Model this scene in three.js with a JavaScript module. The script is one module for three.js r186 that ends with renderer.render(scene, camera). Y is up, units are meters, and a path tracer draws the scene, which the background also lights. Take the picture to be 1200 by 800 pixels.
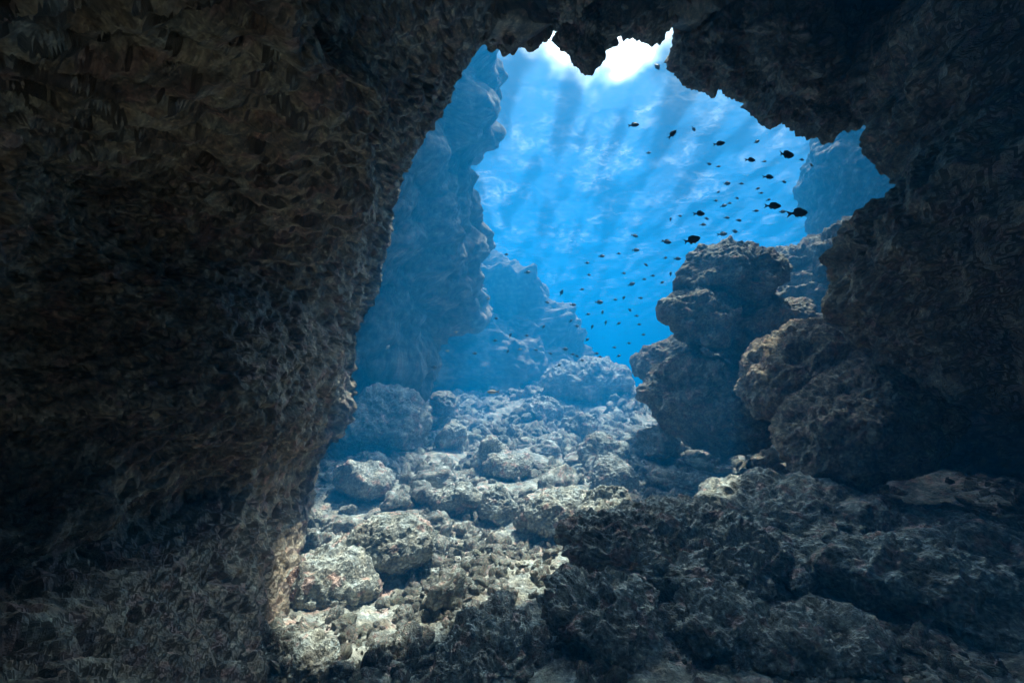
import * as THREE from 'three';
import { mergeVertices, mergeGeometries } from 'three/addons/utils/BufferGeometryUtils.js';
import { createNoise3D, createNoise2D } from 'simplex-noise';

// ---------------------------------------------------------------- camera, sky, sun, exposure
const scene = new THREE.Scene();
const FOV = 74, PITCH = 6 * Math.PI / 180;
const camera = new THREE.PerspectiveCamera(FOV, 1024 / 682, 0.05, 400);
camera.position.set(0, 0, 0);
camera.lookAt(0, Math.sin(PITCH), -Math.cos(PITCH));
scene.add(camera);

const renderer = new THREE.WebGLRenderer({ antialias: true });
renderer.toneMapping = THREE.LinearToneMapping;
renderer.toneMappingExposure = 4.7;
renderer.shadowMap.enabled = true;

const SUN = new THREE.Vector3(0.19, 0.95, -0.25).normalize();
const cloudNoise = createNoise3D(() => 0.37);
{ // the bright disc of sky that shows through the surface, centred on the sun, and the blue light round it
  const W = 1024, H = 512, data = new Float32Array(W * H * 4);
  for (let j = 0; j < H; j++) for (let i = 0; i < W; i++) {
    const el = ((j + 0.5) / H - 0.5) * Math.PI, az = ((i + 0.5) / W - 0.5) * 2 * Math.PI;
    const y = Math.sin(el), x = Math.cos(el) * Math.cos(az), z = Math.cos(el) * Math.sin(az);
    const th = Math.acos(Math.min(1, x * SUN.x + y * SUN.y + z * SUN.z)) * 180 / Math.PI;
    const cloud = 2.2 * cloudNoise(x * 5, y * 9, z * 5) + 1.6 * cloudNoise(x * 14, y * 26, z * 14) + 0.9 * cloudNoise(x * 40, y * 70, z * 40);
    let t = Math.min(1, Math.max(0, (39 + cloud - th) / 7)); t = t * t * (3 - 2 * t);
    const up = Math.max(0, y), halo = 0.30 * Math.exp(-Math.max(0, th - 34) / 9);
    const k = (j * W + i) * 4;
    data[k] = 0.003 + 0.008 * up + 2.6 * t + 0.5 * halo;
    data[k + 1] = 0.02 + 0.03 * up + 2.75 * t + 0.8 * halo;
    data[k + 2] = 0.05 + 0.05 * up + 2.9 * t + halo;
    data[k + 3] = 1;
  }
  const tex = new THREE.DataTexture(data, W, H, THREE.RGBAFormat, THREE.FloatType);
  tex.mapping = THREE.EquirectangularReflectionMapping;
  tex.magFilter = THREE.LinearFilter; tex.needsUpdate = true;
  scene.background = tex; scene.environment = tex;
}
const sun = new THREE.DirectionalLight(new THREE.Color(1, 0.95, 0.88), 5);
sun.position.copy(SUN).multiplyScalar(60); sun.castShadow = true; sun.shadow.radius = 3;
sun.shadow.mapSize.set(4096, 4096);
Object.assign(sun.shadow.camera, { left: -25, right: 25, top: 25, bottom: -25, near: 1, far: 140 });
scene.add(sun); scene.add(sun.target);

scene.fog = new THREE.FogExp2(new THREE.Color(0.003, 0.38, 1.0), 0.06);   // sea water

// ---------------------------------------------------------------- helpers
function rngOf(seed) { let a = seed >>> 0; return () => { a = (a + 0x6D2B79F5) >>> 0; let t = a; t = Math.imul(t ^ (t >>> 15), t | 1); t ^= t + Math.imul(t ^ (t >>> 7), t | 61); return ((t ^ (t >>> 14)) >>> 0) / 4294967296; }; }
const n3 = createNoise3D(rngOf(11)), n2 = createNoise2D(rngOf(12));
const clamp = (x, a, b) => x < a ? a : x > b ? b : x;
const sstep = (a, b, x) => { const t = clamp((x - a) / (b - a), 0, 1); return t * t * (3 - 2 * t); };
const lerp = (a, b, t) => a + (b - a) * t;
function fbm(x, y, z, oct) { let s = 0, a = 0.5; for (let i = 0; i < oct; i++) { s += a * n3(x, y, z); x = x * 2.03 + 5.1; y = y * 2.03 - 3.7; z = z * 2.03 + 1.3; a *= 0.5; } return s; }
function ridged(x, y, z, oct) { let s = 0, a = 0.5; for (let i = 0; i < oct; i++) { s += a * (1 - 2 * Math.abs(n3(x, y, z))); x = x * 2.1 + 2.3; y = y * 2.1 + 9.1; z = z * 2.1 - 4.3; a *= 0.5; } return s; }
function hash3(i, j, k) { let h = Math.imul(i, 374761393) ^ Math.imul(j, 668265263) ^ Math.imul(k, 2147483647 ^ 0x5bd1e995); h = Math.imul(h ^ (h >>> 13), 1274126177); return (h ^ (h >>> 16)) >>> 0; }
function worley(x, y, z) { // distance to the nearest of jittered points, about 0 to 1
  const xi = Math.floor(x), yi = Math.floor(y), zi = Math.floor(z); let best = 9;
  for (let a = -1; a <= 1; a++) for (let b = -1; b <= 1; b++) for (let c = -1; c <= 1; c++) {
    const h = hash3(xi + a, yi + b, zi + c);
    const dx = xi + a + (h & 1023) / 1023 - x, dy = yi + b + ((h >>> 10) & 1023) / 1023 - y, dz = zi + c + ((h >>> 20) & 1023) / 1023 - z;
    const d = dx * dx + dy * dy + dz * dz; if (d < best) best = d;
  }
  return Math.sqrt(best);
}
function worley2(x, z, out) {
  const xi = Math.floor(x), zi = Math.floor(z); let best = 9, id = 0;
  for (let a = -1; a <= 1; a++) for (let c = -1; c <= 1; c++) {
    const h = hash3(xi + a, 77, zi + c);
    const dx = xi + a + (h & 1023) / 1023 - x, dz = zi + c + ((h >>> 10) & 1023) / 1023 - z, d = dx * dx + dz * dz;
    if (d < best) { best = d; id = h; }
  }
  if (out) out.id = (id >>> 20) / 4095;
  return Math.sqrt(best);
}
const F = 400 / Math.tan(FOV * Math.PI / 360), CP = Math.cos(PITCH), SP = Math.sin(PITCH);
function P(px, py, d, out = new THREE.Vector3()) { // the point seen there in the 1200 x 800 photograph at depth d metres
  const u = (400 - py) / F * d;
  return out.set((px - 600) / F * d, u * CP + d * SP, -d * CP + u * SP);
}
function curve(table) { // smooth interpolation through rows [t, a, b, ...]
  return (t) => {
    let k = 0; while (k < table.length - 2 && t > table[k + 1][0]) k++;
    const r = (m) => table[clamp(m, 0, table.length - 1)], A = r(k - 1), B = r(k), C = r(k + 1), D = r(k + 2);
    const s = clamp((t - B[0]) / (C[0] - B[0]), 0, 1), s2 = s * s, s3 = s2 * s;
    return B.slice(1).map((_, i) => { i++; const m0 = (C[i] - A[i]) / Math.max(1e-6, C[0] - A[0]) * (C[0] - B[0]), m1 = (D[i] - B[i]) / Math.max(1e-6, D[0] - B[0]) * (C[0] - B[0]); return (2 * s3 - 3 * s2 + 1) * B[i] + (s3 - 2 * s2 + s) * m0 + (-2 * s3 + 3 * s2) * C[i] + (s3 - s2) * m1; });
  };
}
const taken = {};
function named(o, name) { const n = taken[name] = (taken[name] ?? -1) + 1; o.name = n ? `${name}_${String(n).padStart(3, '0')}` : name; return o; }
function tag(o, label, category, group, kind) { o.userData.label = label; if (category) o.userData.category = category; if (group) o.userData.group = group; if (kind) o.userData.kind = kind; o.castShadow = o.receiveShadow = true; return o; }

// ---------------------------------------------------------------- textures (grain and colour of the rock)
function periodic(seed) { // gradient noise that repeats every n cells
  const r = rngOf(seed), G = []; for (let i = 0; i < 4096; i++) { const a = r() * 6.2832; G.push([Math.cos(a), Math.sin(a)]); }
  const g = (i, j, n, m) => G[((((i % n) + n) % n) * 131 + (((j % m) + m) % m) * 517 + n * 37) & 4095];
  return (x, y, n, m = n) => {
    const i = Math.floor(x), j = Math.floor(y), fx = x - i, fy = y - j, u = fx * fx * fx * (fx * (fx * 6 - 15) + 10), v = fy * fy * fy * (fy * (fy * 6 - 15) + 10);
    const d = (a, b) => { const q = g(i + a, j + b, n, m); return q[0] * (fx - a) + q[1] * (fy - b); };
    return 1.4 * lerp(lerp(d(0, 0), d(1, 0), u), lerp(d(0, 1), d(1, 1), u), v);
  };
}
function periodicCells(x, y, n, seed) {
  const xi = Math.floor(x), yi = Math.floor(y); let best = 9;
  for (let a = -1; a <= 1; a++) for (let b = -1; b <= 1; b++) {
    const h = hash3((((xi + a) % n) + n) % n, seed, (((yi + b) % n) + n) % n), dx = xi + a + (h & 1023) / 1023 - x, dy = yi + b + ((h >>> 10) & 1023) / 1023 - y;
    best = Math.min(best, dx * dx + dy * dy);
  }
  return Math.sqrt(best);
}
const pn = periodic(5);
function makeTex(S, fn, srgb) {
  const d = new Uint8Array(S * S * 4);
  for (let j = 0; j < S; j++) for (let i = 0; i < S; i++) { const c = fn(i / S, j / S), k = (j * S + i) * 4; d[k] = clamp(c[0] * 255, 0, 255); d[k + 1] = clamp(c[1] * 255, 0, 255); d[k + 2] = clamp(c[2] * 255, 0, 255); d[k + 3] = 255; }
  const t = new THREE.DataTexture(d, S, S, THREE.RGBAFormat); t.wrapS = t.wrapT = THREE.RepeatWrapping; t.magFilter = THREE.LinearFilter; t.minFilter = THREE.LinearMipmapLinearFilter; if (srgb) t.colorSpace = THREE.SRGBColorSpace; t.needsUpdate = true; return t;
}
const grit = (u, v) => 0.5 + 0.20 * pn(u * 12, v * 12, 12) + 0.17 * pn(u * 31, v * 31, 31) + 0.13 * pn(u * 73, v * 73, 73) + 0.10 * pn(u * 151, v * 151, 151);
const bumpTex = makeTex(768, (u, v) => { const pit = periodicCells(u * 22, v * 22, 22, 3), pit2 = periodicCells(u * 60, v * 60, 60, 4); const h = grit(u, v) - 0.35 * (1 - sstep(0.1, 0.45, pit)) - 0.12 * (1 - sstep(0.1, 0.5, pit2)); return [h, h, h]; });
const colTex = makeTex(768, (u, v) => {
  const a = 0.80 + 0.55 * (grit(v, u) - 0.5) + 0.22 * pn(u * 5, v * 5, 5), w = pn(u * 9 + 3, v * 9, 9), s = sstep(0.25, 0.5, pn(u * 43, v * 43, 43));
  return [a * (1 + 0.06 * w) + 0.14 * s, a + 0.14 * s, a * (1 - 0.06 * w) + 0.13 * s];
}, true);

function rockMaterial(bump, name) { const m = new THREE.MeshStandardMaterial({ color: 0xffffff, vertexColors: true, roughness: 0.95, map: colTex, bumpMap: bumpTex, bumpScale: bump }); m.name = name; return m; }
const M = { rock: rockMaterial(0.02, 'rock'), wall: rockMaterial(0.012, 'cave wall rock'), far: rockMaterial(0.02, 'distant rock'), floor: rockMaterial(0.018, 'seabed') };

// colours of what grows and lies on the stone, in patches
const PAL = {
  brown: [[0.44, 0.35, 0.25], [0.34, 0.265, 0.19], [0.50, 0.45, 0.35], [0.28, 0.20, 0.165]],
  grey: [[0.36, 0.34, 0.275], [0.27, 0.25, 0.20], [0.44, 0.42, 0.35], [0.25, 0.20, 0.175]],
  pale: [[0.56, 0.57, 0.50], [0.43, 0.44, 0.38], [0.67, 0.68, 0.61], [0.36, 0.33, 0.27]],
};
const CRUST = [0.62, 0.36, 0.30];   // pinkish and rusty crusts
function paint(p, pal, out, k) {
  const a = sstep(-0.25, 0.25, fbm(p.x * 1.7, p.y * 1.7, p.z * 1.7, 3)), b = sstep(0.0, 0.35, fbm(p.x * 5 + 40, p.y * 5, p.z * 5, 3)), c = sstep(0.12, 0.34, fbm(p.x * 3.1, p.y * 3.1 + 70, p.z * 3.1, 3)), e = sstep(0.22, 0.36, fbm(p.x * 4.3 + 90, p.y * 4.3, p.z * 4.3 + 20, 3)), f = 1 + 0.45 * n3(p.x * 23, p.y * 23, p.z * 23);
  for (let i = 0; i < 3; i++) { let v = lerp(pal[1][i], pal[0][i], a); v = lerp(v, pal[2][i], b * 0.8); v = lerp(v, pal[3][i], c * 0.7); v = lerp(v, CRUST[i] * pal[0][1] * 2.2, e * 0.6); out[k + i] = v * f; }
}
function finish(geo, pal, uvScale, colours = true) { // normals, uv in metres by the main axis of each face, colours
  geo.computeVertexNormals();
  const p = geo.attributes.position, n = geo.attributes.normal, uv = new Float32Array(p.count * 2), col = new Float32Array(p.count * 3), v = new THREE.Vector3();
  for (let i = 0; i < p.count; i++) {
    const ax = Math.abs(n.getX(i)), ay = Math.abs(n.getY(i)), az = Math.abs(n.getZ(i));
    const [a, b] = ax > ay && ax > az ? [p.getZ(i), p.getY(i)] : ay > az ? [p.getX(i), p.getZ(i)] : [p.getX(i), p.getY(i)];
    uv[i * 2] = a * uvScale; uv[i * 2 + 1] = b * uvScale;
    if (colours) paint(v.fromBufferAttribute(p, i), pal, col, i * 3);
  }
  geo.setAttribute('uv', new THREE.BufferAttribute(uv, 2));
  if (colours) geo.setAttribute('color', new THREE.BufferAttribute(col, 3));
  return geo;
}
// height of the stone's relief at a point: folds, knobs, pits and grain
function relief(x, y, z, r) {
  let h = 0;
  if (r.big) h += r.big * fbm(x * r.bf, y * r.bf, z * r.bf, 3);
  if (r.fold) h += r.fold * ridged(x * r.ff + 7, y * r.ff, z * r.ff, 3);
  if (r.knob) { const w = worley(x * r.kf + 0.25 * n3(x * r.kf, y * r.kf, z * r.kf), y * r.kf, z * r.kf); h += r.knob * (0.45 - w * w); }
  if (r.pit) { const w = worley(x * r.pf + 0.4 * n3(x * 5, y * 5, z * 5), y * r.pf * 1.15, z * r.pf); h -= r.pit * (1 - sstep(0.12, 0.55, w)); }
  if (r.fine) h += r.fine * (fbm(x * r.nf, y * r.nf, z * r.nf, 4) + 0.9 * (0.45 - worley(x * r.nf * 0.8, y * r.nf * 0.8, z * r.nf * 0.8)));
  return h;
}
function sheet(fn, nu, nv, rel, flip, pal, uvScale) { // a surface fn(u, v, out), displaced along its normal
  const base = new Float32Array((nu + 1) * (nv + 1) * 3), v = new THREE.Vector3();
  for (let j = 0; j <= nv; j++) for (let i = 0; i <= nu; i++) { fn(i / nu, j / nv, v); base.set([v.x, v.y, v.z], (j * (nu + 1) + i) * 3); }
  const idx = []; for (let j = 0; j < nv; j++) for (let i = 0; i < nu; i++) { const a = j * (nu + 1) + i, b = a + 1, c = a + nu + 1, d = c + 1; flip ? idx.push(a, b, c, b, d, c) : idx.push(a, c, b, b, c, d); }
  const g = new THREE.BufferGeometry(); g.setAttribute('position', new THREE.BufferAttribute(base, 3)); g.setIndex(idx); g.computeVertexNormals();
  const n = g.attributes.normal.array, q = base.slice();
  for (let k = 0; k < base.length; k += 3) { const r = typeof rel === 'function' ? rel(base[k], base[k + 1], base[k + 2]) : relief(base[k], base[k + 1], base[k + 2], rel); for (let i = 0; i < 3; i++) q[k + i] = base[k + i] + n[k + i] * r; }
  g.setAttribute('position', new THREE.BufferAttribute(q, 3));
  return finish(g, pal, uvScale);
}
const ballCache = {};
function ball(n) { // unit directions, evenly cut
  if (ballCache[n]) return ballCache[n];
  let g = new THREE.BoxGeometry(2, 2, 2, n, n, n); g.deleteAttribute('uv'); g.deleteAttribute('normal'); g = mergeVertices(g, 1e-5);
  const p = g.attributes.position; for (let i = 0; i < p.count; i++) { const f = (a) => Math.tan(a * Math.PI / 4), x = f(p.getX(i)), y = f(p.getY(i)), z = f(p.getZ(i)), l = Math.hypot(x, y, z); p.setXYZ(i, x / l, y / l, z / l); }
  return ballCache[n] = g;
}
// a block of stone: a body cut by rough planes, then worn, folded and pitted. Origin at its middle.
function block(n, radii, seed, { cut = 0.75, cuts = 9, rel = {}, at = new THREE.Vector3(), turn = [0, 0, 0], pal = PAL.grey, uvScale = 1.1, box = 2 } = {}) {
  const r = rngOf(seed * 7919 + 3), planes = [], g = new THREE.BufferGeometry(), src = ball(n), p = src.attributes.position, pos = new Float32Array(p.count * 3), d = new THREE.Vector3(), m = new THREE.Vector3();
  for (let i = 0; i < cuts; i++) { d.set(r() * 2 - 1, r() * 2 - 1, r() * 2 - 1).normalize(); planes.push([d.x, d.y, d.z, lerp(cut, 1, r())]); }
  const q = new THREE.Quaternion().setFromEuler(new THREE.Euler(...turn, 'YXZ')), R = new THREE.Vector3(...radii);
  for (let i = 0; i < p.count; i++) {
    d.fromBufferAttribute(p, i); const x = d.x, y = d.y, z = d.z;
    let s = Math.pow(Math.pow(Math.abs(x), box) + Math.pow(Math.abs(y), box) + Math.pow(Math.abs(z), box), -1 / box);
    for (const [a, b, c, h] of planes) { const k = a * x + b * y + c * z; if (k > 0.05) { const t = h / k, e = 0.06, w = clamp(0.5 + 0.5 * (s - t) / e, 0, 1); s = lerp(s, t, w) - e * w * (1 - w); } }
    m.set(x * s * R.x, y * s * R.y, z * s * R.z).applyQuaternion(q); pos.set([m.x, m.y, m.z], i * 3);
  }
  g.setAttribute('position', new THREE.BufferAttribute(pos, 3)); g.setIndex(src.index.clone()); g.computeVertexNormals();
  const nn = g.attributes.normal.array, o = pos.slice();
  for (let k = 0; k < pos.length; k += 3) { const h = relief(pos[k] + at.x, pos[k + 1] + at.y, pos[k + 2] + at.z, rel); for (let i = 0; i < 3; i++) o[k + i] += nn[k + i] * h; }
  g.setAttribute('position', new THREE.BufferAttribute(o, 3));
  return finish(g, pal, uvScale);
}
// an unseen opening added in the roof behind the camera, to brighten the cave
const FILL_SHAFTS = [[0.1, 3.0, 2.45]];   // where on the floor the sunlight lands: x, z, radius
function inShaft(x, y, z) { return FILL_SHAFTS.some(([sx, sz, r], k) => { const t = (y + 1.6) / SUN.y, dx = x - sx - SUN.x * t, dz = z - sz - SUN.z * t; return Math.hypot(dx, dz) < r + 0.25 * n2(Math.atan2(dz, dx) * 1.2, 4 + k) && y > 2.4; }); }
function openShaft(g) { const p = g.attributes.position, keep = [], ix = g.index; for (let k = 0; k < ix.count; k += 3) { const a = ix.getX(k); if (!inShaft(p.getX(a), p.getY(a), p.getZ(a))) keep.push(a, ix.getX(k + 1), ix.getX(k + 2)); } g.setIndex(keep); return g; }
const stage = (s) => console.log(s, (performance.now() / 1000).toFixed(1));

// ---------------------------------------------------------------- seabed
const baseY = curve([[-5, -1.62], [3, -1.62], [5.5, -1.6], [8, -1.46], [11, -1.34], [14, -1.05], [17, -0.45], [20, -0.5], [24, -1.6], [29, -0.6], [34, -1.5], [48, -5], [90, -12]]);
const cell = {};
function dome(x, z, f, amp) { const w = worley2(x * f + 0.3 * n2(x * f * 1.3, z * f * 1.3), z * f + 0.3 * n2(x * f * 1.3 + 9, z * f * 1.3), cell), s = 0.35 + cell.id * 0.65; return amp * s * Math.sqrt(Math.max(0, 1 - w * w * 1.6)); }
function seabedSmooth(x, z) {
  let y = baseY(-z)[0];
  y += 0.75 * Math.exp(-(((x - 2.6) / 2.4) ** 2) - (((z + 16.5) / 2.2) ** 2));
  y += 0.45 * sstep(3.2, 6.5, x) * sstep(-4, -7, z) * sstep(-15, -10, z);
  const side = x * 0.62 + (z + 3.6) * 0.55;                     // the rough shoulder of rock on the right in front
  y += 0.22 * sstep(0.0, 0.9, side) * sstep(-8, -5.5, z);
  y -= 0.10 * Math.exp(-(((x + 0.5) / 0.9) ** 2) - (((z + 4.6) / 1.4) ** 2));
  y += 0.14 * fbm(x * 0.5, 3, z * 0.5, 3);
  return y;
}
function seabedY(x, z) {
  const rough = 0.55 + 0.45 * sstep(0.0, 0.9, x * 0.62 + (z + 3.6) * 0.55), far = sstep(-6, -11, z);
  let y = seabedSmooth(x, z);
  y += dome(x, z, 0.9, 0.08 + 0.16 * far) * (0.6 + 0.4 * rough) + sstep(-0.1, 0.5, n2(x * 0.55, z * 0.55)) * (dome(x + 30, z, 2.4, 0.10 * rough + 0.04 * far) + dome(x, z + 40, 6.1, 0.025)) - 0.10;
  y += 0.035 * fbm(x * 4, 9, z * 4, 3);
  if (z > -12) y += dome(x, z, 15, 0.018) + 0.014 * fbm(x * 18, 2, z * 18, 3);
  return y;
}
{
  const rows = [0]; // distances in front, finer close by
  const zs = []; let z = 10; while (z > -90) { zs.push(z); const d = Math.max(1.8, Math.abs(z)); z -= d < 26 ? (z > 1 ? 0.1 : Math.max(0.011, 0.0048 * d)) : 0.06 * d; }
  const nx = 520, pos = [], idx = [];
  for (const z of zs) { const w = (z > 0 ? 4.2 + 0.6 * z : 4.2 - z * 1.25); for (let i = 0; i <= nx; i++) { const s = i / nx * 2 - 1, x = 0.4 + w * (0.62 * s + 0.38 * s * s * s); pos.push(x, z < -40 ? seabedSmooth(x, z) : seabedY(x, z), z); } }
  for (let j = 0; j < zs.length - 1; j++) for (let i = 0; i < nx; i++) { const a = j * (nx + 1) + i, c = a + nx + 1; idx.push(a, a + 1, c, a + 1, c + 1, c); }
  const g = new THREE.BufferGeometry(); g.setAttribute('position', new THREE.BufferAttribute(new Float32Array(pos), 3)); g.setIndex(idx);
  finish(g, PAL.pale, 1.0);
  scene.add(tag(named(new THREE.Mesh(g, M.floor), 'seabed'), 'pale rocky seabed covered with rubble running out of the cave', null, null, 'structure'));
  stage('seabed ' + zs.length);
}
const _v = new THREE.Vector3();
function floorAt(px, py) { // where the line of sight through that point of the photograph meets the seabed: [point, depth]
  for (let d = 1.5; d < 40; d += 0.02) { P(px, py, d, _v); if (_v.y <= seabedY(_v.x, _v.z)) return [_v.clone(), d]; }
  return [P(px, py, 40).clone(), 40];
}

// ---------------------------------------------------------------- left cave wall
{
  const sil = curve([[0, 690, -190, 3.7], [1, 588, 8, 3.95], [2, 540, 75, 4.2], [2.8, 526, 130, 4.4], [4, 481, 186, 4.6], [5, 468, 240, 4.7], [6, 447, 305, 4.7], [6.7, 442, 345, 4.75], [7.6, 405, 398, 4.55], [9, 402, 490, 4.35], [10, 374, 552, 4.1], [11, 352, 640, 3.55], [12, 325, 730, 3.0], [13, 316, 800, 2.65], [14, 292, 930, 2.2]]);
  const line = (x, y, x0, y0, x1, y1) => ((x - x0) * (y1 - y0) - (y - y0) * (x1 - x0)) / Math.hypot(x1 - x0, y1 - y0);
  const fn = (u, v, out) => {
    const [sx, sy, sd] = sil(v * 14), x0 = (sx - 600) / F * sd, num = -x0 + 0.36 * sd;
    if (u < 0.12) { const t = 1 - u / 0.12; return P(sx - 14 * t - 210 * t * t, sy, sd + 0.75 * sstep(3.5, 6, v * 14) * sstep(13, 10.5, v * 14) + 3.2 * t, out); } // round the corner and back
    let px, d, py = sy;
    if (u < 0.86) { const t = (u - 0.12) / 0.74; px = lerp(sx, -330, t * (0.82 + 0.18 * t)); d = num / (0.36 + (600 - px) / F); d += 0.75 * (1 - sstep(0, 85, sx - px)) * sstep(3.5, 6, v * 14) * sstep(13, 10.5, v * 14); }
    let rest = 1;
    if (u < 0.86) P(px, py, d, out);
    else { // on past the camera
      const d0 = num / (0.36 + 930 / F), t = (u - 0.86) / 0.14, up = (400 - sy) / F * d0; px = -330; rest = 1 - sstep(0, 1, t); d = lerp(d0, -9, t * (0.3 + 0.7 * t));
      out.set(x0 - 0.36 * (sd - d), up * CP + d0 * SP, -d * CP + up * SP);
    }
    // ledges of the wall, in metres out from it
    const r = line(px, py, 60, 5, 425, 302), along = sstep(10, 190, sx - px);      // over the ridge r > 0
    let h = 0.85 * Math.exp(-((r > 0 ? r / 120 : r / 45) ** 2)) * along;
    h -= 0.32 * Math.exp(-(((r + 95) / 60) ** 2)) * along;                       // hollow beneath it
    h += 0.48 * Math.exp(-(((px - 250) / 190) ** 2) - (((py - 430) / 95) ** 2)); // brown belly
    h += 0.10 * Math.exp(-(((px - 395) / 40) ** 2) - (((py - 290) / 60) ** 2));
    const c = -line(px, py, 378, 545, 0, 690);                                   // below the crease c > 0
    h += 0.85 * sstep(0, 260, -c) * sstep(30, 260, sx - px) - 0.22 * Math.exp(-((c / 30) ** 2)) * sstep(30, 120, sx - px);
    h += 0.10 * Math.sin(px / 60 + py / 95) * sstep(470, 380, px);
    out.x += h * rest * 0.94; out.z += h * rest * 0.34;
    return out;
  };
  const rel = (x, y, z) => {
    const s = x * 0.5 + z * 0.85, w = y + 0.35 * s;                          // bedding dips along the wall
    return relief(x, y, z, { big: 0.13, bf: 0.8, fold: 0.03, ff: 1.3, fine: 0.03, nf: 7 }) + relief(s * 0.85, w * 1.1, x, { pit: 0.05, pf: 6 }) + relief(s, w * 1.15, x, { pit: 0.035, pf: 13 }) + 0.006 * fbm(s * 20, w * 30, x * 20, 3);
  };
  const g = sheet(fn, 620, 520, rel, true, PAL.brown, 1.1);
  scene.add(tag(named(new THREE.Mesh(openShaft(g), M.wall), 'cave_wall'), 'huge brown pitted rock wall closing the left of the cave', null, null, 'structure'));
  stage('left wall');
}
// ---------------------------------------------------------------- roof with its hanging lobes
{
  const roof = named(new THREE.Group(), 'cave_roof'); scene.add(roof); tag(roof, 'dark rock roof of the cave with rounded hanging lobes', null, null, 'structure');
  const edge = curve([[0, 250, -60, 3.8], [1, 480, -30, 3.8], [2, 588, 6, 3.9], [2.6, 640, 8, 4.4], [3.3, 720, 28, 5.1], [4, 790, 26, 5.7], [5, 850, 40, 6.2], [6, 910, 70, 6.9], [7, 960, 118, 7.7], [8, 1045, 120, 8.8], [9, 1180, 100, 9.2], [10, 1500, 60, 9.2], [11, 2100, 40, 8.6]]);
  const e = new THREE.Vector3();
  const fn = (u, v, out) => {
    const [px, py, d] = edge(u * 11); P(px, py, d, e);
    if (v < 0.25) { const t = 1 - v / 0.25; return out.set(e.x, e.y + 5.5 * t, e.z - 0.5 * Math.sin(t * 3.1) + 0.9 * t); }
    const t = (v - 0.25) / 0.75, s = t * 0.75 + 0.25 * t * t;
    return out.set(e.x * (1 + 0.25 * s), e.y + 0.5 * Math.sin(Math.min(1, t * 2.5) * 1.57) + 0.2 * s, lerp(e.z, 9, s));
  };
  const g = sheet(fn, 520, 340, (x, y, z) => relief(x, y, z, { big: 0.55, bf: 0.55, fold: 0.12, ff: 0.9, knob: 0.16, kf: 1.5, fine: 0.07, nf: 4 }), true, PAL.grey, 0.9);
  roof.add(Object.assign(new THREE.Mesh(openShaft(g), M.wall), { name: 'ceiling' }));
  // [px, py, depth, radii, seed]
  const lobes = [[590, 22, 4.05, [0.24, 0.16, 0.3], 94], [622, 16, 4.3, [0.26, 0.18, 0.3], 95], [690, 22, 4.9, [0.27, 0.46, 0.32], 1], [655, -32, 4.5, [0.36, 0.27, 0.36], 2], [760, -14, 5.5, [0.53, 0.36, 0.5], 3], [838, 48, 6.1, [0.48, 0.55, 0.54], 4], [872, 78, 6.1, [0.31, 0.32, 0.39], 41], [918, 96, 6.5, [0.46, 0.49, 0.55], 5], [952, 128, 6.5, [0.32, 0.29, 0.48], 51], [990, 85, 6.4, [0.72, 0.69, 0.72], 6], [930, 40, 5.8, [0.88, 0.41, 0.72], 7], [1060, 70, 5.8, [0.72, 0.64, 0.8], 8], [600, -34, 4.1, [0.29, 0.26, 0.35], 9], [612, -6, 4.25, [0.46, 0.24, 0.3], 91], [572, -2, 4.1, [0.26, 0.22, 0.3], 92], [648, -14, 4.5, [0.3, 0.24, 0.3], 93]];
  for (const [px, py, d, R, seed] of lobes) {
    const at = P(px, py, d), m = new THREE.Mesh(block(56, R, seed, { at, cut: 0.94, rel: { big: 0.14, bf: 2.2, fold: 0.06, ff: 2.6, knob: 0.10, kf: 4.5, fine: 0.05, nf: 10 }, pal: PAL.grey, turn: [0.2 * seed, seed, 0.1] }), M.wall);
    m.position.copy(at); m.name = 'rock_lobe'; roof.add(m);
  }
  roof.traverse((o) => { o.castShadow = o.receiveShadow = true; });
  stage('roof');
}
// ---------------------------------------------------------------- rest of the cave behind and beside the camera
{
  const g = new THREE.SphereGeometry(1, 160, 100, 0, Math.PI * 2, 0, Math.PI), p = g.attributes.position, keep = [];
  for (let i = 0; i < p.count; i++) { let x = p.getX(i), y = p.getY(i), z = p.getZ(i); const s = 1 + 0.10 * fbm(x * 2, y * 2, z * 2, 4); p.setXYZ(i, 0.8 + x * s * 8.2, 1.5 + y * s * 8.4, (z < 0 ? -0.3 + z * s * 6.6 : -0.3 + z * s * 9.5)); }
  for (let k = 0; k < g.index.count; k += 3) { const t = [0, 1, 2].map((i) => g.index.getX(k + i)), zc = (p.getZ(t[0]) + p.getZ(t[1]) + p.getZ(t[2])) / 3, xc = p.getX(t[0]); if (zc > -3.6) keep.push(...t); }
  g.setIndex(keep);
  scene.add(tag(named(new THREE.Mesh(openShaft(finish(g, PAL.brown, 1)), M.wall), 'cave_chamber'), 'dark inner chamber of rock behind and beside the opening', null, null, 'structure'));
}
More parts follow.
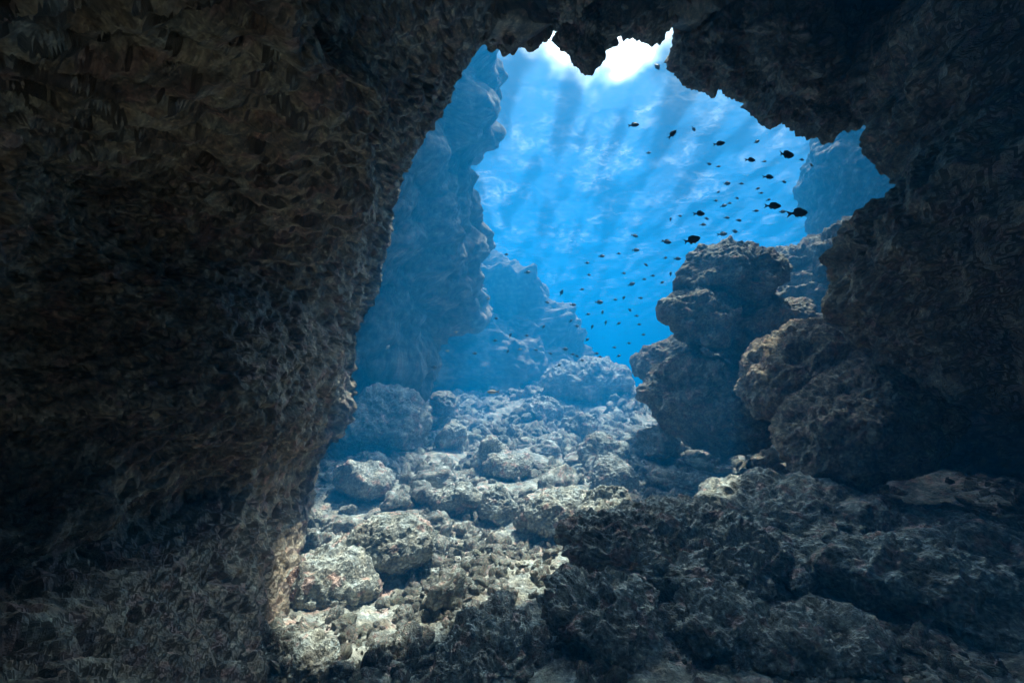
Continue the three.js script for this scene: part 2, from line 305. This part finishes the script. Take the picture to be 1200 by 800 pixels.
// ---------------------------------------------------------------- masses of rock: [name, label, px, py, depth, radii, turn, options]
const KN = { big: 0.22, bf: 0.9, fold: 0.10, ff: 1.3, knob: 0.12, kf: 2.6, pit: 0.03, pf: 7, fine: 0.05, nf: 7 };
const KM = { big: 0.15, bf: 1.2, fold: 0.05, ff: 2.0, knob: 0.06, kf: 3.6, pit: 0.03, pf: 8, fine: 0.03, nf: 9 };
const KS = { big: 0.08, bf: 2.0, fold: 0.02, ff: 4, knob: 0.015, kf: 8, pit: 0.012, pf: 14, fine: 0.016, nf: 16 };
const FAR = { big: 1.2, bf: 0.26, fold: 0.45, ff: 0.38, knob: 0.45, kf: 0.7, fine: 0.15, nf: 2.2 };
function rockAt(name, label, category, at, R, n, seed, o = {}, group) {
  const m = named(new THREE.Mesh(block(n, R, seed, { at, ...o }), o.mat ?? M.rock), name); m.position.copy(at);
  scene.add(tag(m, label, category, group)); return m;
}
const mass = (name, label, px, py, d, R, n, seed, o) => rockAt(name, label, 'rock', P(px, py, d), R, n, seed, o);
const KR = { big: 0.30, bf: 0.75, fold: 0.15, ff: 1.1, knob: 0.17, kf: 1.9, pit: 0.015, pf: 9, fine: 0.05, nf: 9 };
mass('overhanging_rock', 'huge dark folded rock mass overhanging the black hollow', 1236, 318, 4.1, [1.8, 1.2, 1.6], 150, 21, { rel: KR, cut: 0.85, pal: PAL.brown, turn: [0, 0.3, -0.2] });
mass('overhanging_rock', 'dark rock shoulder between the overhanging mass and the roof', 1318, 60, 4.3, [1.75, 1.75, 1.7], 130, 40, { rel: KR, cut: 0.85, pal: PAL.brown });
mass('hollow_wall', 'dark rock behind the black hollow under the overhanging mass', 1300, 500, 6.2, [2.5, 2.4, 1.2], 80, 22, { rel: KN, pal: PAL.brown });
mass('leaning_rock', 'smooth rounded rock leaning out just below the overhanging mass', 945, 432, 6.0, [0.95, 0.55, 0.8], 90, 23, { rel: KM, cut: 0.85, pal: PAL.brown, turn: [0, 0.3, 0.45] });
mass('leaning_rock', 'dark rock with an undercut foot at the edge of the black hollow', 1010, 490, 5.1, [1.0, 0.62, 0.8], 100, 24, { rel: KM, cut: 0.85, pal: PAL.brown, turn: [0, 0.5, 0.6] });
mass('boulder', 'large round-topped boulder rising highest beside the school of fish', 862, 322, 7.6, [0.92, 0.72, 0.8], 110, 25, { rel: { ...KM, big: 0.2 }, cut: 0.6, cuts: 16, turn: [0, 0, 0.12] });
mass('boulder', 'knobbly boulder jutting left under the round-topped boulder', 828, 372, 7.3, [0.68, 0.52, 0.6], 90, 26, { rel: { ...KM, big: 0.2, knob: 0.11, kf: 4 }, cut: 0.6, cuts: 16 });
mass('boulder', 'broad dark boulder carrying the knobbly boulder', 838, 470, 7.3, [1.15, 0.86, 0.85], 110, 27, { rel: { ...KM, big: 0.2 }, cut: 0.6, cuts: 16 });
mass('boulder', 'pale sunlit boulder behind the foot of the knobbly boulder', 800, 425, 9.0, [0.95, 0.55, 0.8], 70, 28, { rel: KM, pal: PAL.grey });
mass('boulder', 'lumpy boulder wedged between the round-topped boulder and the leaning rock', 905, 390, 7.6, [0.9, 0.6, 0.6], 80, 29, { rel: { ...KM, knob: 0.14 } });
mass('rock_slope', 'sunlit knobbly slope rising behind the round-topped boulder', 960, 345, 9.2, [1.4, 1.1, 1.0], 90, 30, { rel: { ...KN, knob: 0.16, kf: 3 }, pal: PAL.grey });
mass('rock_slope', 'pale ledge of rock climbing to the right beside the dark overhang', 1010, 285, 8.6, [1.2, 0.55, 0.8], 90, 31, { rel: KN, turn: [0, 0, 0.7], pal: PAL.grey });
mass('rock_cliff', 'blue-green rock cliff hanging under the lobes of the roof', 1050, 215, 14, [2.56, 3.3, 1.95], 110, 32, { rel: { ...KN, big: 0.4, bf: 0.6 }, pal: PAL.grey, mat: M.far, cut: 0.85 });
mass('rock_cliff', 'tall dark blue cliff standing far beyond the left wall', 432, 262, 12, [2.85, 5.9, 2.4], 110, 33, { rel: { ...FAR, big: 1.2, bf: 0.33, fold: 0.3, ff: 0.6, knob: 0.3, kf: 1.1 }, pal: PAL.grey, mat: M.far, box: 2.6, turn: [0.28, 0.2, -0.05] });
mass('rock_cliff', 'rock shoulder with sunlit top next to the brown wall', 438, 340, 11.2, [1.08, 2.8, 0.9], 90, 34, { rel: { ...KN, big: 0.4, bf: 0.6, knob: 0.2, kf: 1.6 }, pal: PAL.grey, mat: M.far, turn: [0.25, 0, 0] });
mass('rock_ridge', 'faint far slope of rock sinking to the right behind the small fish', 500, 395, 21, [8.5, 4.3, 3.2], 130, 37, { rel: { ...FAR, big: 1.8, bf: 0.22, fine: 0.25 }, pal: PAL.grey, mat: M.far, cut: 0.97, turn: [0.1, 0, -0.5] });
rockAt('rock_crag', 'blue crag hanging over from the top of the tall cliff up to the surface', 'rock', new THREE.Vector3(-4.5, 7.6, -11.2), [3.8, 2.3, 3.4], 110, 39, { rel: { ...FAR, big: 1.0, bf: 0.4, knob: 0.35, kf: 1.1 }, cut: 0.7, pal: PAL.grey, mat: M.far });
stage('masses');

// ---------------------------------------------------------------- boulders on the seabed: foot seen at px, py; width and height in photograph pixels
const placed = [];
function boulder(label, px, py, w, h, seed, o = {}) {
  const [p, d] = floorAt(px, py), rx = w / 2 / F * d, ry = h / 2 / F * d;
  p.y += ry * (o.lift ?? 0.75); p.z -= rx * 0.5 * (o.deep ?? 1);
  placed.push([p, label.replace(/ (with|in|at|behind|beside|sunk|standing|lying|before|touching|pointing|under|crowned|on|rising|sloping|running|tilted|half|of|below|from|by)\b.*$/, '').replace(/^a /, '')]);
  return rockAt(o.name ?? 'boulder', label, 'rock', p, [rx, ry, rx * (o.deep ?? 0.9)], o.n ?? 56, seed, { cut: 0.6, cuts: 14, rel: rx > 0.55 ? KM : KS, pal: PAL.pale, turn: [0, seed, 0.08 * Math.sin(seed)], ...o });
}
boulder('dark-sided boulder with a pale crusted top in the blue shade', 448, 535, 108, 92, 51, { n: 80, deep: 0.8, rel: { ...KM, knob: 0.14 } });
boulder('cracked low boulder at the foot of the brown wall', 418, 590, 84, 62, 52, { n: 64 });
boulder('rounded blue boulder behind the twin flat-topped one', 530, 528, 46, 44, 53, { });
boulder('flat-topped boulder with a smooth dark face', 574, 552, 50, 46, 54, { box: 3 });
boulder('long low slab sunk in pale rubble', 596, 562, 66, 34, 55, { cut: 0.9 });
boulder('pointed upright stone standing alone on the pale rubble', 586, 617, 48, 48, 56, { cut: 0.6, n: 56 });
boulder('big pale flat boulder in full light beside the dark slab', 662, 628, 104, 56, 57, { cut: 0.85, n: 72 });
boulder('bright smooth hump of stone behind the dark slab', 724, 580, 62, 44, 58, { cut: 0.9 });
boulder('long dark-faced rock lying across the rubble', 536, 606, 76, 40, 59, { n: 56 });
boulder('large rounded mound of stone beside the brown wall', 452, 672, 108, 68, 60, { n: 90, cut: 0.95, rel: { ...KS, big: 0.05 } });
boulder('sloping apron of rough rock below the brown wall', 385, 692, 160, 56, 61, { n: 90, lift: 0.2, cut: 0.9, rel: { ...KM, big: 0.1 } });
boulder('crusted boulder in the rubble before the broad dark boulder', 712, 552, 62, 44, 62, { rel: KM });
boulder('low dark boulder touching the broad dark boulder', 772, 540, 66, 50, 63, { rel: KM });
boulder('long narrow rock pointing at the leaning rock', 800, 575, 92, 26, 64, { cut: 0.9, turn: [0, -0.5, 0.05], deep: 0.4 });
boulder('flat slab under the undercut rock', 850, 582, 84, 28, 65, { cut: 0.9, deep: 0.5, turn: [0, -0.35, 0] });
boulder('pale knoll crowned with stones far out on the seabed', 690, 470, 110, 60, 66, { n: 72, rel: { ...KN, knob: 0.25 } });
boulder('small bluish boulder at the left of the far knoll', 520, 490, 46, 36, 67, { });
boulder('blue boulder on the far seabed below the knoll', 640, 495, 52, 34, 68, { rel: KM });
boulder('rough blue block before the far knoll', 680, 515, 46, 36, 69, { rel: KM });
boulder('cluster of crusted rock by the shaded left of the seabed', 420, 480, 60, 40, 70, { rel: KM });
// the shaded foreground on the right
const FG = { big: 0.14, bf: 1.5, fold: 0.02, ff: 2.6, knob: 0.07, kf: 4.5, pit: 0.05, pf: 8, fine: 0.035, nf: 14 };
boulder('great pitted dark slab in the shaded foreground', 820, 690, 320, 96, 81, { n: 150, lift: 0.5, deep: 0.8, cut: 0.75, rel: FG, turn: [0.05, 0.35, -0.12] });
boulder('square-cut brown edge of rock rising from the pale floor', 712, 640, 66, 80, 82, { n: 64, deep: 0.8, rel: KS, box: 3, turn: [0, 0.3, 0] });
boulder('lumpy dark boulder in front of the great slab', 715, 765, 156, 100, 83, { n: 110, rel: FG, cut: 0.75, lift: 0.5 });
boulder('rounded dark ridge of rock beside the black hollow', 960, 640, 230, 84, 84, { n: 100, rel: KM, cut: 0.85, lift: 0.5, turn: [0, -0.35, -0.05] });
boulder('blunt rock block under the rounded dark ridge', 985, 655, 130, 60, 85, { n: 80, rel: KS, lift: 0.6, turn: [0, -0.3, -0.08], box: 2.6 });
boulder('long finger of rock sloping down under the blunt block', 1000, 690, 150, 46, 86, { n: 80, rel: KS, deep: 0.35, turn: [0, -0.5, -0.22], lift: 0.8 });
boulder('narrow rib of rock running towards the black hollow', 945, 700, 90, 46, 87, { n: 64, rel: KS, deep: 0.4, turn: [0, 0.9, 0] });
boulder('big smooth slab tilted up in the dark corner', 1130, 740, 210, 110, 88, { n: 110, rel: KM, cut: 0.85, deep: 0.7, turn: [0, -0.45, -0.25], lift: 0.55 });
boulder('broad low hump behind the tilted slab', 1180, 665, 190, 60, 89, { n: 80, rel: KM, cut: 0.9, lift: 0.4 });
boulder('jagged dark rock at the foot of the lumpy boulder', 860, 775, 130, 90, 90, { n: 90, rel: FG, cut: 0.75, lift: 0.45 });
boulder('low gnarled rock beside the jagged one', 985, 785, 150, 70, 91, { n: 90, rel: FG, cut: 0.8, lift: 0.45 });
boulder('rough rock half buried in dark rubble', 560, 785, 130, 40, 92, { n: 90, rel: FG, cut: 0.8, lift: 0.35 });
boulder('bluish rounded rock at the foot of the brown wall', 355, 800, 70, 40, 93, { n: 56, rel: KS, cut: 0.95, lift: 0.6 });
stage('boulders');

// ---------------------------------------------------------------- loose stones and rubble
const stoneGeo = []; for (let k = 0; k < 10; k++) stoneGeo.push(block(12, [1, 0.72 + 0.05 * (k % 4), 0.85], 200 + k, { cut: 0.6, cuts: 11, rel: { big: 0.22, bf: 1.3, knob: 0.16, kf: 2.2, fine: 0.1, nf: 4 }, at: new THREE.Vector3(k * 9, 0, 0), pal: PAL.pale, uvScale: 0.3 }));
const stoneMat = M.floor, r1 = rngOf(404);
for (let k = 0, made = 0; made < 290 && k < 5000; k++) {
  const px = 330 + r1() * 640, py = 470 + Math.pow(r1(), 0.8) * 320; if (px < 400 && py < 560) continue;
  const [p, d] = floorAt(px, py); if (d > 17) continue;
  const size = (9 + 44 * r1() ** 5) / 2 / F * d; if (size > 0.42) continue;
  const o = named(new THREE.Mesh(stoneGeo[k % 10], stoneMat), 'stone');
  o.position.copy(p); o.position.y += size * 0.25; o.rotation.set((r1() - 0.5) * 0.8, r1() * 6.28, (r1() - 0.5) * 0.8); o.scale.set(size * (0.9 + 0.5 * r1()), size * (0.75 + 0.4 * r1()), size);
  let near = placed[0]; for (const b of placed) if (b[0].distanceTo(p) < near[0].distanceTo(p)) near = b;
  scene.add(tag(o, `${size > 0.11 ? 'larger' : 'small'} loose stone lying ${near[0].distanceTo(p) < 1 ? 'beside' : 'in the rubble out from'} the ${near[1]}`, 'stone', 'loose stones on the seabed')); made++;
}
{
  const N = 42000, small = []; for (let k = 0; k < 3; k++) small.push(block(4, [1, 0.7, 0.85], 300 + k, { cut: 0.55, cuts: 10, rel: { big: 0.3, bf: 1.5, knob: 0.15, kf: 2 }, at: new THREE.Vector3(k * 9, 0, 0), pal: PAL.pale, uvScale: 0.3 }));
  const r = rngOf(505), m4 = new THREE.Matrix4(), q = new THREE.Quaternion(), e = new THREE.Euler(), s = new THREE.Vector3(), c = new THREE.Color();
  small.forEach((g, k) => {
    const im = named(new THREE.InstancedMesh(g, M.floor, N / 3), 'rubble'); let n = 0;
    while (n < N / 3) {
      const d = 1.6 + 17 * r() ** 1.25, x = (r() * 2 - 1) * (1.2 + d * 0.85) + 0.3, z = -d; if (x < -1.3 - 0.3 * d + (d < 4 ? 0.35 : 0) && d < 5) { if (r() < 0.9) continue; }
      if (n2(x * 0.55, z * 0.55) + 0.5 * n2(x * 2.1, z * 2.1) < -0.25 + 0.7 * r() - 0.2) continue;
      const size = (0.010 + 0.004 * d) * (0.45 + 2.4 * r() ** 5) * (d > 8 ? 1.25 : 1);
      e.set(r() * 1.2, r() * 6.28, r() * 1.2); q.setFromEuler(e); s.set(size * (0.7 + 1.1 * r()), size * (0.35 + 0.65 * r()), size * (0.7 + 0.5 * r()));
      m4.compose(_v.set(x, seabedY(x, z) + size * 0.2, z), q, s); im.setMatrixAt(n, m4);
      const t = 0.65 + 0.6 * r(); im.setColorAt(n, c.setRGB(t, t * (0.96 + 0.06 * r()), t * (0.88 + 0.12 * r()))); n++;
    }
    scene.add(tag(im, 'small rubble and pebbles strewn over the seabed', 'rubble', null, 'stuff'));
  });
  stage('rubble');
}

// ---------------------------------------------------------------- water surface
{
  const shaftStreaks = makeTex(512, (u, v) => { const w = sstep(-0.45, 0.2, pn(u * 8, v * 2, 8, 2) + 0.5 * pn(u * 19 + 0.3 * pn(u * 7, v * 9, 7, 9), v * 4, 19, 4)), c = 0.77 + 0.23 * w; return [c, c, c]; }, true);   // light shafts painted as streaks in the tint that sunlight passes through
  const Hs = 8.6, ripple = makeTex(1024, (u, v) => {
    let a = 0; for (const [n, w] of [[13, 0.36], [27, 0.32], [53, 0.20], [90, 0.12]]) a += w * (1 - 2.4 * Math.abs(pn(u * n + 0.25 * pn(v * 4, u * 4, 4), v * n, n)));
    const q = 0.5 * pn(u * 4 + 1, v * 4, 4) + 0.35 * pn(u * 9, v * 9 + 2, 9) + 0.2 * pn(u * 17, v * 17, 17), patch = sstep(-0.15, 0.35, q), t = clamp(0.35 + 0.9 * a, 0, 1);
    const swell = sstep(-0.05, 0.4, pn(u * 8, v * 2, 8, 2) + 0.4 * pn(u * 17, v * 3, 17, 3));
    return [t, 0.06 + 0.05 * swell + 0.05 * patch + (0.05 + 0.17 * patch) * t * t, t];
  });
  const nx = 420, nz = 420, pos = new Float32Array((nx + 1) * (nz + 1) * 3), uv = new Float32Array((nx + 1) * (nz + 1) * 2), idx = [];
  for (let j = 0; j <= nz; j++) for (let i = 0; i <= nx; i++) {
    const s = i / nx * 2 - 1, x = 2 + 14 * s + 46 * s * s * s * s * s, t = j / nz, z = 12 - 48 * t - 55 * t ** 4;
    const y = Hs + 0.12 * n2(x * 0.35, z * 0.55) + 0.05 * n2(x * 0.9 + 5, z * 1.2) + 0.02 * n2(x * 1.9 + n2(x, z), z * 2.3 + 8) + 0.006 * n2(x * 4.2, z * 4.8);
    const k = j * (nx + 1) + i; pos.set([x, y, z], k * 3); uv.set([x / 9, z / 9], k * 2);
    if (i < nx && j < nz) idx.push(k, k + nx + 1, k + 1, k + 1, k + nx + 1, k + nx + 2);
  }
  const g = new THREE.BufferGeometry(); g.setAttribute('position', new THREE.BufferAttribute(pos, 3)); g.setAttribute('uv', new THREE.BufferAttribute(uv, 2)); g.setIndex(idx); g.computeVertexNormals();
  const m = new THREE.MeshPhysicalMaterial({ color: new THREE.Color(0.88, 0.98, 0.92), map: shaftStreaks, roughness: 1, roughnessMap: ripple, transmission: 1, thickness: 0, ior: 1.33, bumpMap: ripple, bumpScale: 0.05, side: THREE.DoubleSide }); m.name = 'rippled water';
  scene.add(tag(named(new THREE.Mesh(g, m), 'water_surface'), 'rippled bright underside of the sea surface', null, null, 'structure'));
}

// ---------------------------------------------------------------- fish
function fishGeometry(deep, fork, bend) { // nose at -x, length 1, tail at +x
  const prof = [[-0.5, 0.012, 0.01], [-0.47, 0.055, 0.035], [-0.40, 0.115, 0.062], [-0.30, 0.17, 0.082], [-0.18, 0.20, 0.088], [-0.05, 0.195, 0.08], [0.08, 0.155, 0.062], [0.18, 0.10, 0.042], [0.25, 0.058, 0.026], [0.30, 0.048, 0.016]];
  const K = 14, pos = [], idx = [], sway = (x) => bend * sstep(-0.1, 0.5, x) * (x + 0.1);
  prof.forEach(([x, h, w]) => { for (let k = 0; k < K; k++) { const a = k / K * 6.28318; pos.push(x, Math.sin(a) * h * deep * (Math.sin(a) < 0 ? 1.05 : 0.95), Math.cos(a) * w + sway(x)); } });
  for (let j = 0; j < prof.length - 1; j++) for (let k = 0; k < K; k++) { const a = j * K + k, b = j * K + (k + 1) % K; idx.push(a, a + K, b, b, a + K, b + K); }
  const cap = pos.length / 3; pos.push(-0.505, 0, 0); for (let k = 0; k < K; k++) idx.push(cap, k, (k + 1) % K);
  const body = new THREE.BufferGeometry(); body.setAttribute('position', new THREE.Float32BufferAttribute(pos, 3)); body.setIndex(idx);
  const fin = (pts, th, z0 = 0, tilt = 0) => { // a fin with thickness, an outline in the plane of the body
    const s = new THREE.Shape(pts.map(([x, y]) => new THREE.Vector2(x, y))), g = mergeVertices(new THREE.ExtrudeGeometry(s, { depth: th, bevelEnabled: false, steps: 1 }).deleteAttribute('uv').deleteAttribute('normal')), p = g.attributes.position;
    for (let i = 0; i < p.count; i++) p.setZ(i, p.getZ(i) - th / 2 + sway(p.getX(i)) + z0 + tilt * (p.getX(i) + 0.25)); return g;
  };
  const D = deep;
  const fins = [
    fin([[0.27, 0.04], [0.36, 0.085], [0.5, 0.17], [0.44, 0.05], [0.40 + 0.06 * (1 - fork), 0], [0.44, -0.05], [0.5, -0.17], [0.36, -0.085], [0.27, -0.04]], 0.014),
    fin([[-0.25, 0.16 * D], [-0.16, 0.245 * D], [0.0, 0.25 * D], [0.13, 0.215 * D], [0.21, 0.15 * D], [0.17, 0.09 * D], [0, 0.14 * D]], 0.014),
    fin([[0.0, -0.16 * D], [0.06, -0.235 * D], [0.17, -0.19 * D], [0.2, -0.08 * D], [0.1, -0.11 * D]], 0.014),
    fin([[-0.2, -0.17 * D], [-0.12, -0.27 * D], [-0.07, -0.18 * D]], 0.014),
    fin([[-0.25, -0.01], [-0.12, 0.03], [-0.09, -0.04], [-0.2, -0.05]], 0.012, 0.085, 0.35), fin([[-0.25, -0.01], [-0.12, 0.03], [-0.09, -0.04], [-0.2, -0.05]], 0.012, -0.085, -0.35),
  ];
  const all = mergeGeometries([body, ...fins]); all.computeVertexNormals(); return all;
}
const fishGeo = [fishGeometry(1.0, 1, 0.15), fishGeometry(1.06, 0.9, -0.12), fishGeometry(0.95, 1, 0.3)], slimGeo = fishGeometry(0.72, 0.8, 0.1);
const eyeGeo = new THREE.SphereGeometry(0.024, 10, 8).scale(1, 1, 0.5);
const fishMat = new THREE.MeshPhysicalMaterial({ color: new THREE.Color(0.045, 0.042, 0.040), roughness: 0.45, clearcoat: 0.2 }); fishMat.name = 'dark scales';
const paleMat = new THREE.MeshPhysicalMaterial({ color: new THREE.Color(0.42, 0.40, 0.34), roughness: 0.4 }); paleMat.name = 'silvery scales';
const eyeMat = new THREE.MeshStandardMaterial({ color: new THREE.Color(0.01, 0.01, 0.012), roughness: 0.2 }); eyeMat.name = 'eye';
const rf = rngOf(909);
function fish(px, py, len, head, o = {}) { len = Math.max(len, 5.5); // len: length in photograph pixels; head: 0 faces right, 180 left; tilt in degrees
  const real = (o.real ?? 0.15) * (0.9 + 0.2 * rf()), foreshorten = Math.max(0.45, Math.abs(Math.cos(o.yaw ?? 0))), d = clamp(F * real * foreshorten / len, 2.5, 7.5), scale = len * d / F / foreshorten;
  const g = named(new THREE.Group(), 'fish'); scene.add(g);
  const body = new THREE.Mesh(o.slim ? slimGeo : fishGeo[Math.floor(rf() * 3)], o.pale ? paleMat : fishMat); body.name = 'body'; g.add(body);
  if (len > 11) for (const s of [-1, 1]) { const e = new THREE.Mesh(eyeGeo, eyeMat); e.name = 'eye'; e.position.set(-0.405, 0.03, s * 0.055); g.add(e); }
  g.position.copy(P(px, py, d)); g.scale.setScalar(scale);
  g.rotation.order = 'YZX'; g.rotation.set(0, (head === 0 ? Math.PI : 0) + (o.yaw ?? (rf() - 0.5) * 0.7), (o.tilt ?? (rf() - 0.5) * 10) * Math.PI / 180);
  g.traverse((m) => { m.castShadow = m.receiveShadow = true; });
  const where = py < 200 ? 'just below the bright rippled surface' : px > 800 ? 'hovering above the round-topped boulder' : px >= 690 && py < 345 ? 'in the school left of the round-topped boulder' : px >= 640 ? 'hovering low in the blue over the pale knoll' : 'in deep blue water before the faint far slope';
  return tag(g, o.label ?? `small dark fish ${where}`, 'fish', o.label ? undefined : 'school of small dark fish in the open water');
}
const school = [ // px, py, length, nose up (degrees)
  [770, 77, 12, -65], [820, 104, 10, 0], [743, 146, 13, 5], [788, 157, 13, 45], [813, 151, 7, -60], [760, 179, 6, 0],
  [843, 168, 13, 0], [887, 166, 8, 30], [922, 181, 20, 0], [880, 187, 13, 0], [896, 189, 5, 0], [940, 187, 7, 5], [951, 193, 6, -30], [901, 207, 13, -3], [919, 213, 7, 0], [831, 192, 7, 0], [842, 195, 5, 0], [852, 215, 10, 12], [869, 215, 6, 0], [888, 221, 5, 20], [892, 226, 4, 0], [842, 225, 5, 40], [839, 235, 5, 10], [864, 232, 6, 0], [855, 238, 5, 0], [848, 241, 8, 10], [901, 234, 6, 20], [906, 241, 18, -8], [886, 247, 7, 0], [917, 248, 8, 0], [936, 249, 25, 6], [820, 250, 15, 5], [828, 256, 7, 0], [852, 255, 7, 0], [866, 258, 8, 0], [824, 263, 8, 0],
  [744, 276, 9, -15], [781, 283, 12, -20], [811, 281, 20, 15], [847, 274, 12, 5], [861, 271, 9, 0], [821, 290, 9, 0], [797, 253, 3, 0], [786, 257, 5, 80], [745, 293, 9, 0], [725, 297, 5, 0], [757, 310, 6, -40], [780, 302, 5, 20], [794, 303, 9, 0], [806, 303, 7, 0], [765, 323, 5, 0], [731, 320, 6, 0], [755, 327, 5, 0], [786, 321, 6, 80], [776, 331, 5, 30], [740, 333, 9, 20],
  [593, 298, 5, 0], [618, 319, 8, 10], [705, 300, 8, 0], [688, 308, 6, 0], [690, 322, 5, 0], [658, 343, 8, 70], [682, 339, 6, 10], [641, 354, 6, -20], [672, 357, 8, 0], [702, 354, 10, 0], [721, 351, 5, 0], [689, 368, 6, 10], [706, 366, 6, 70], [669, 376, 5, 40],
  [731, 349, 5, 60], [751, 349, 6, 0], [738, 363, 6, -40], [746, 370, 4, 0], [725, 379, 6, 30], [749, 380, 5, 0], [754, 392, 5, 0], [710, 378, 6, 80], [694, 383, 6, 70], [676, 382, 5, 0], [688, 398, 6, 40], [737, 402, 4, 0], [662, 409, 8, 0], [671, 415, 4, 0], [676, 417, 5, -20], [699, 414, 6, 0], [703, 418, 5, 0], [725, 417, 4, 20], [720, 407, 4, 0], [655, 428, 4, 40], [645, 414, 4, -20], [682, 422, 5, 0],
  [581, 373, 4, 0], [556, 414, 6, 0], [508, 430, 7, 0], [580, 399, 6, 0], [598, 393, 6, 70], [595, 412, 5, 60], [617, 393, 5, 0], [637, 383, 5, 50], [628, 410, 4, 0],
];
for (const [px, py, len, up] of school) {
  const g = fish(px, py, len, 0, { tilt: -up });
  if (len >= 9) { const over = px > 800 && py > 160; tag(g, over ? 'dark oval fish with forked tail swimming above the round-topped boulder' : py < 160 ? 'dark oval fish high up against the bright water surface' : 'dark oval fish in the thick of the school left of the round-topped boulder', 'fish', over ? 'larger fish above the boulder' : py < 160 ? 'larger fish under the bright surface' : 'larger fish in the school'); }
}
fish(578, 459, 15, 180, { pale: true, slim: true, tilt: 0, yaw: 0.1, real: 0.2, label: 'single pale slender fish gliding low over the far rubble' });
fish(454, 407, 7, 0, { pale: true, tilt: -50, label: 'pale yellowish fish alone in the dark blue beside the brown wall' });
for (const [px, py] of [[524, 411], [534, 389], [572, 350], [609, 409]]) tag(fish(px, py, 5, 0, { pale: true }), 'tiny pale fish glinting in the deep blue water', 'fish', 'tiny pale fish in the deep blue');
stage('fish');
renderer.render(scene, camera);
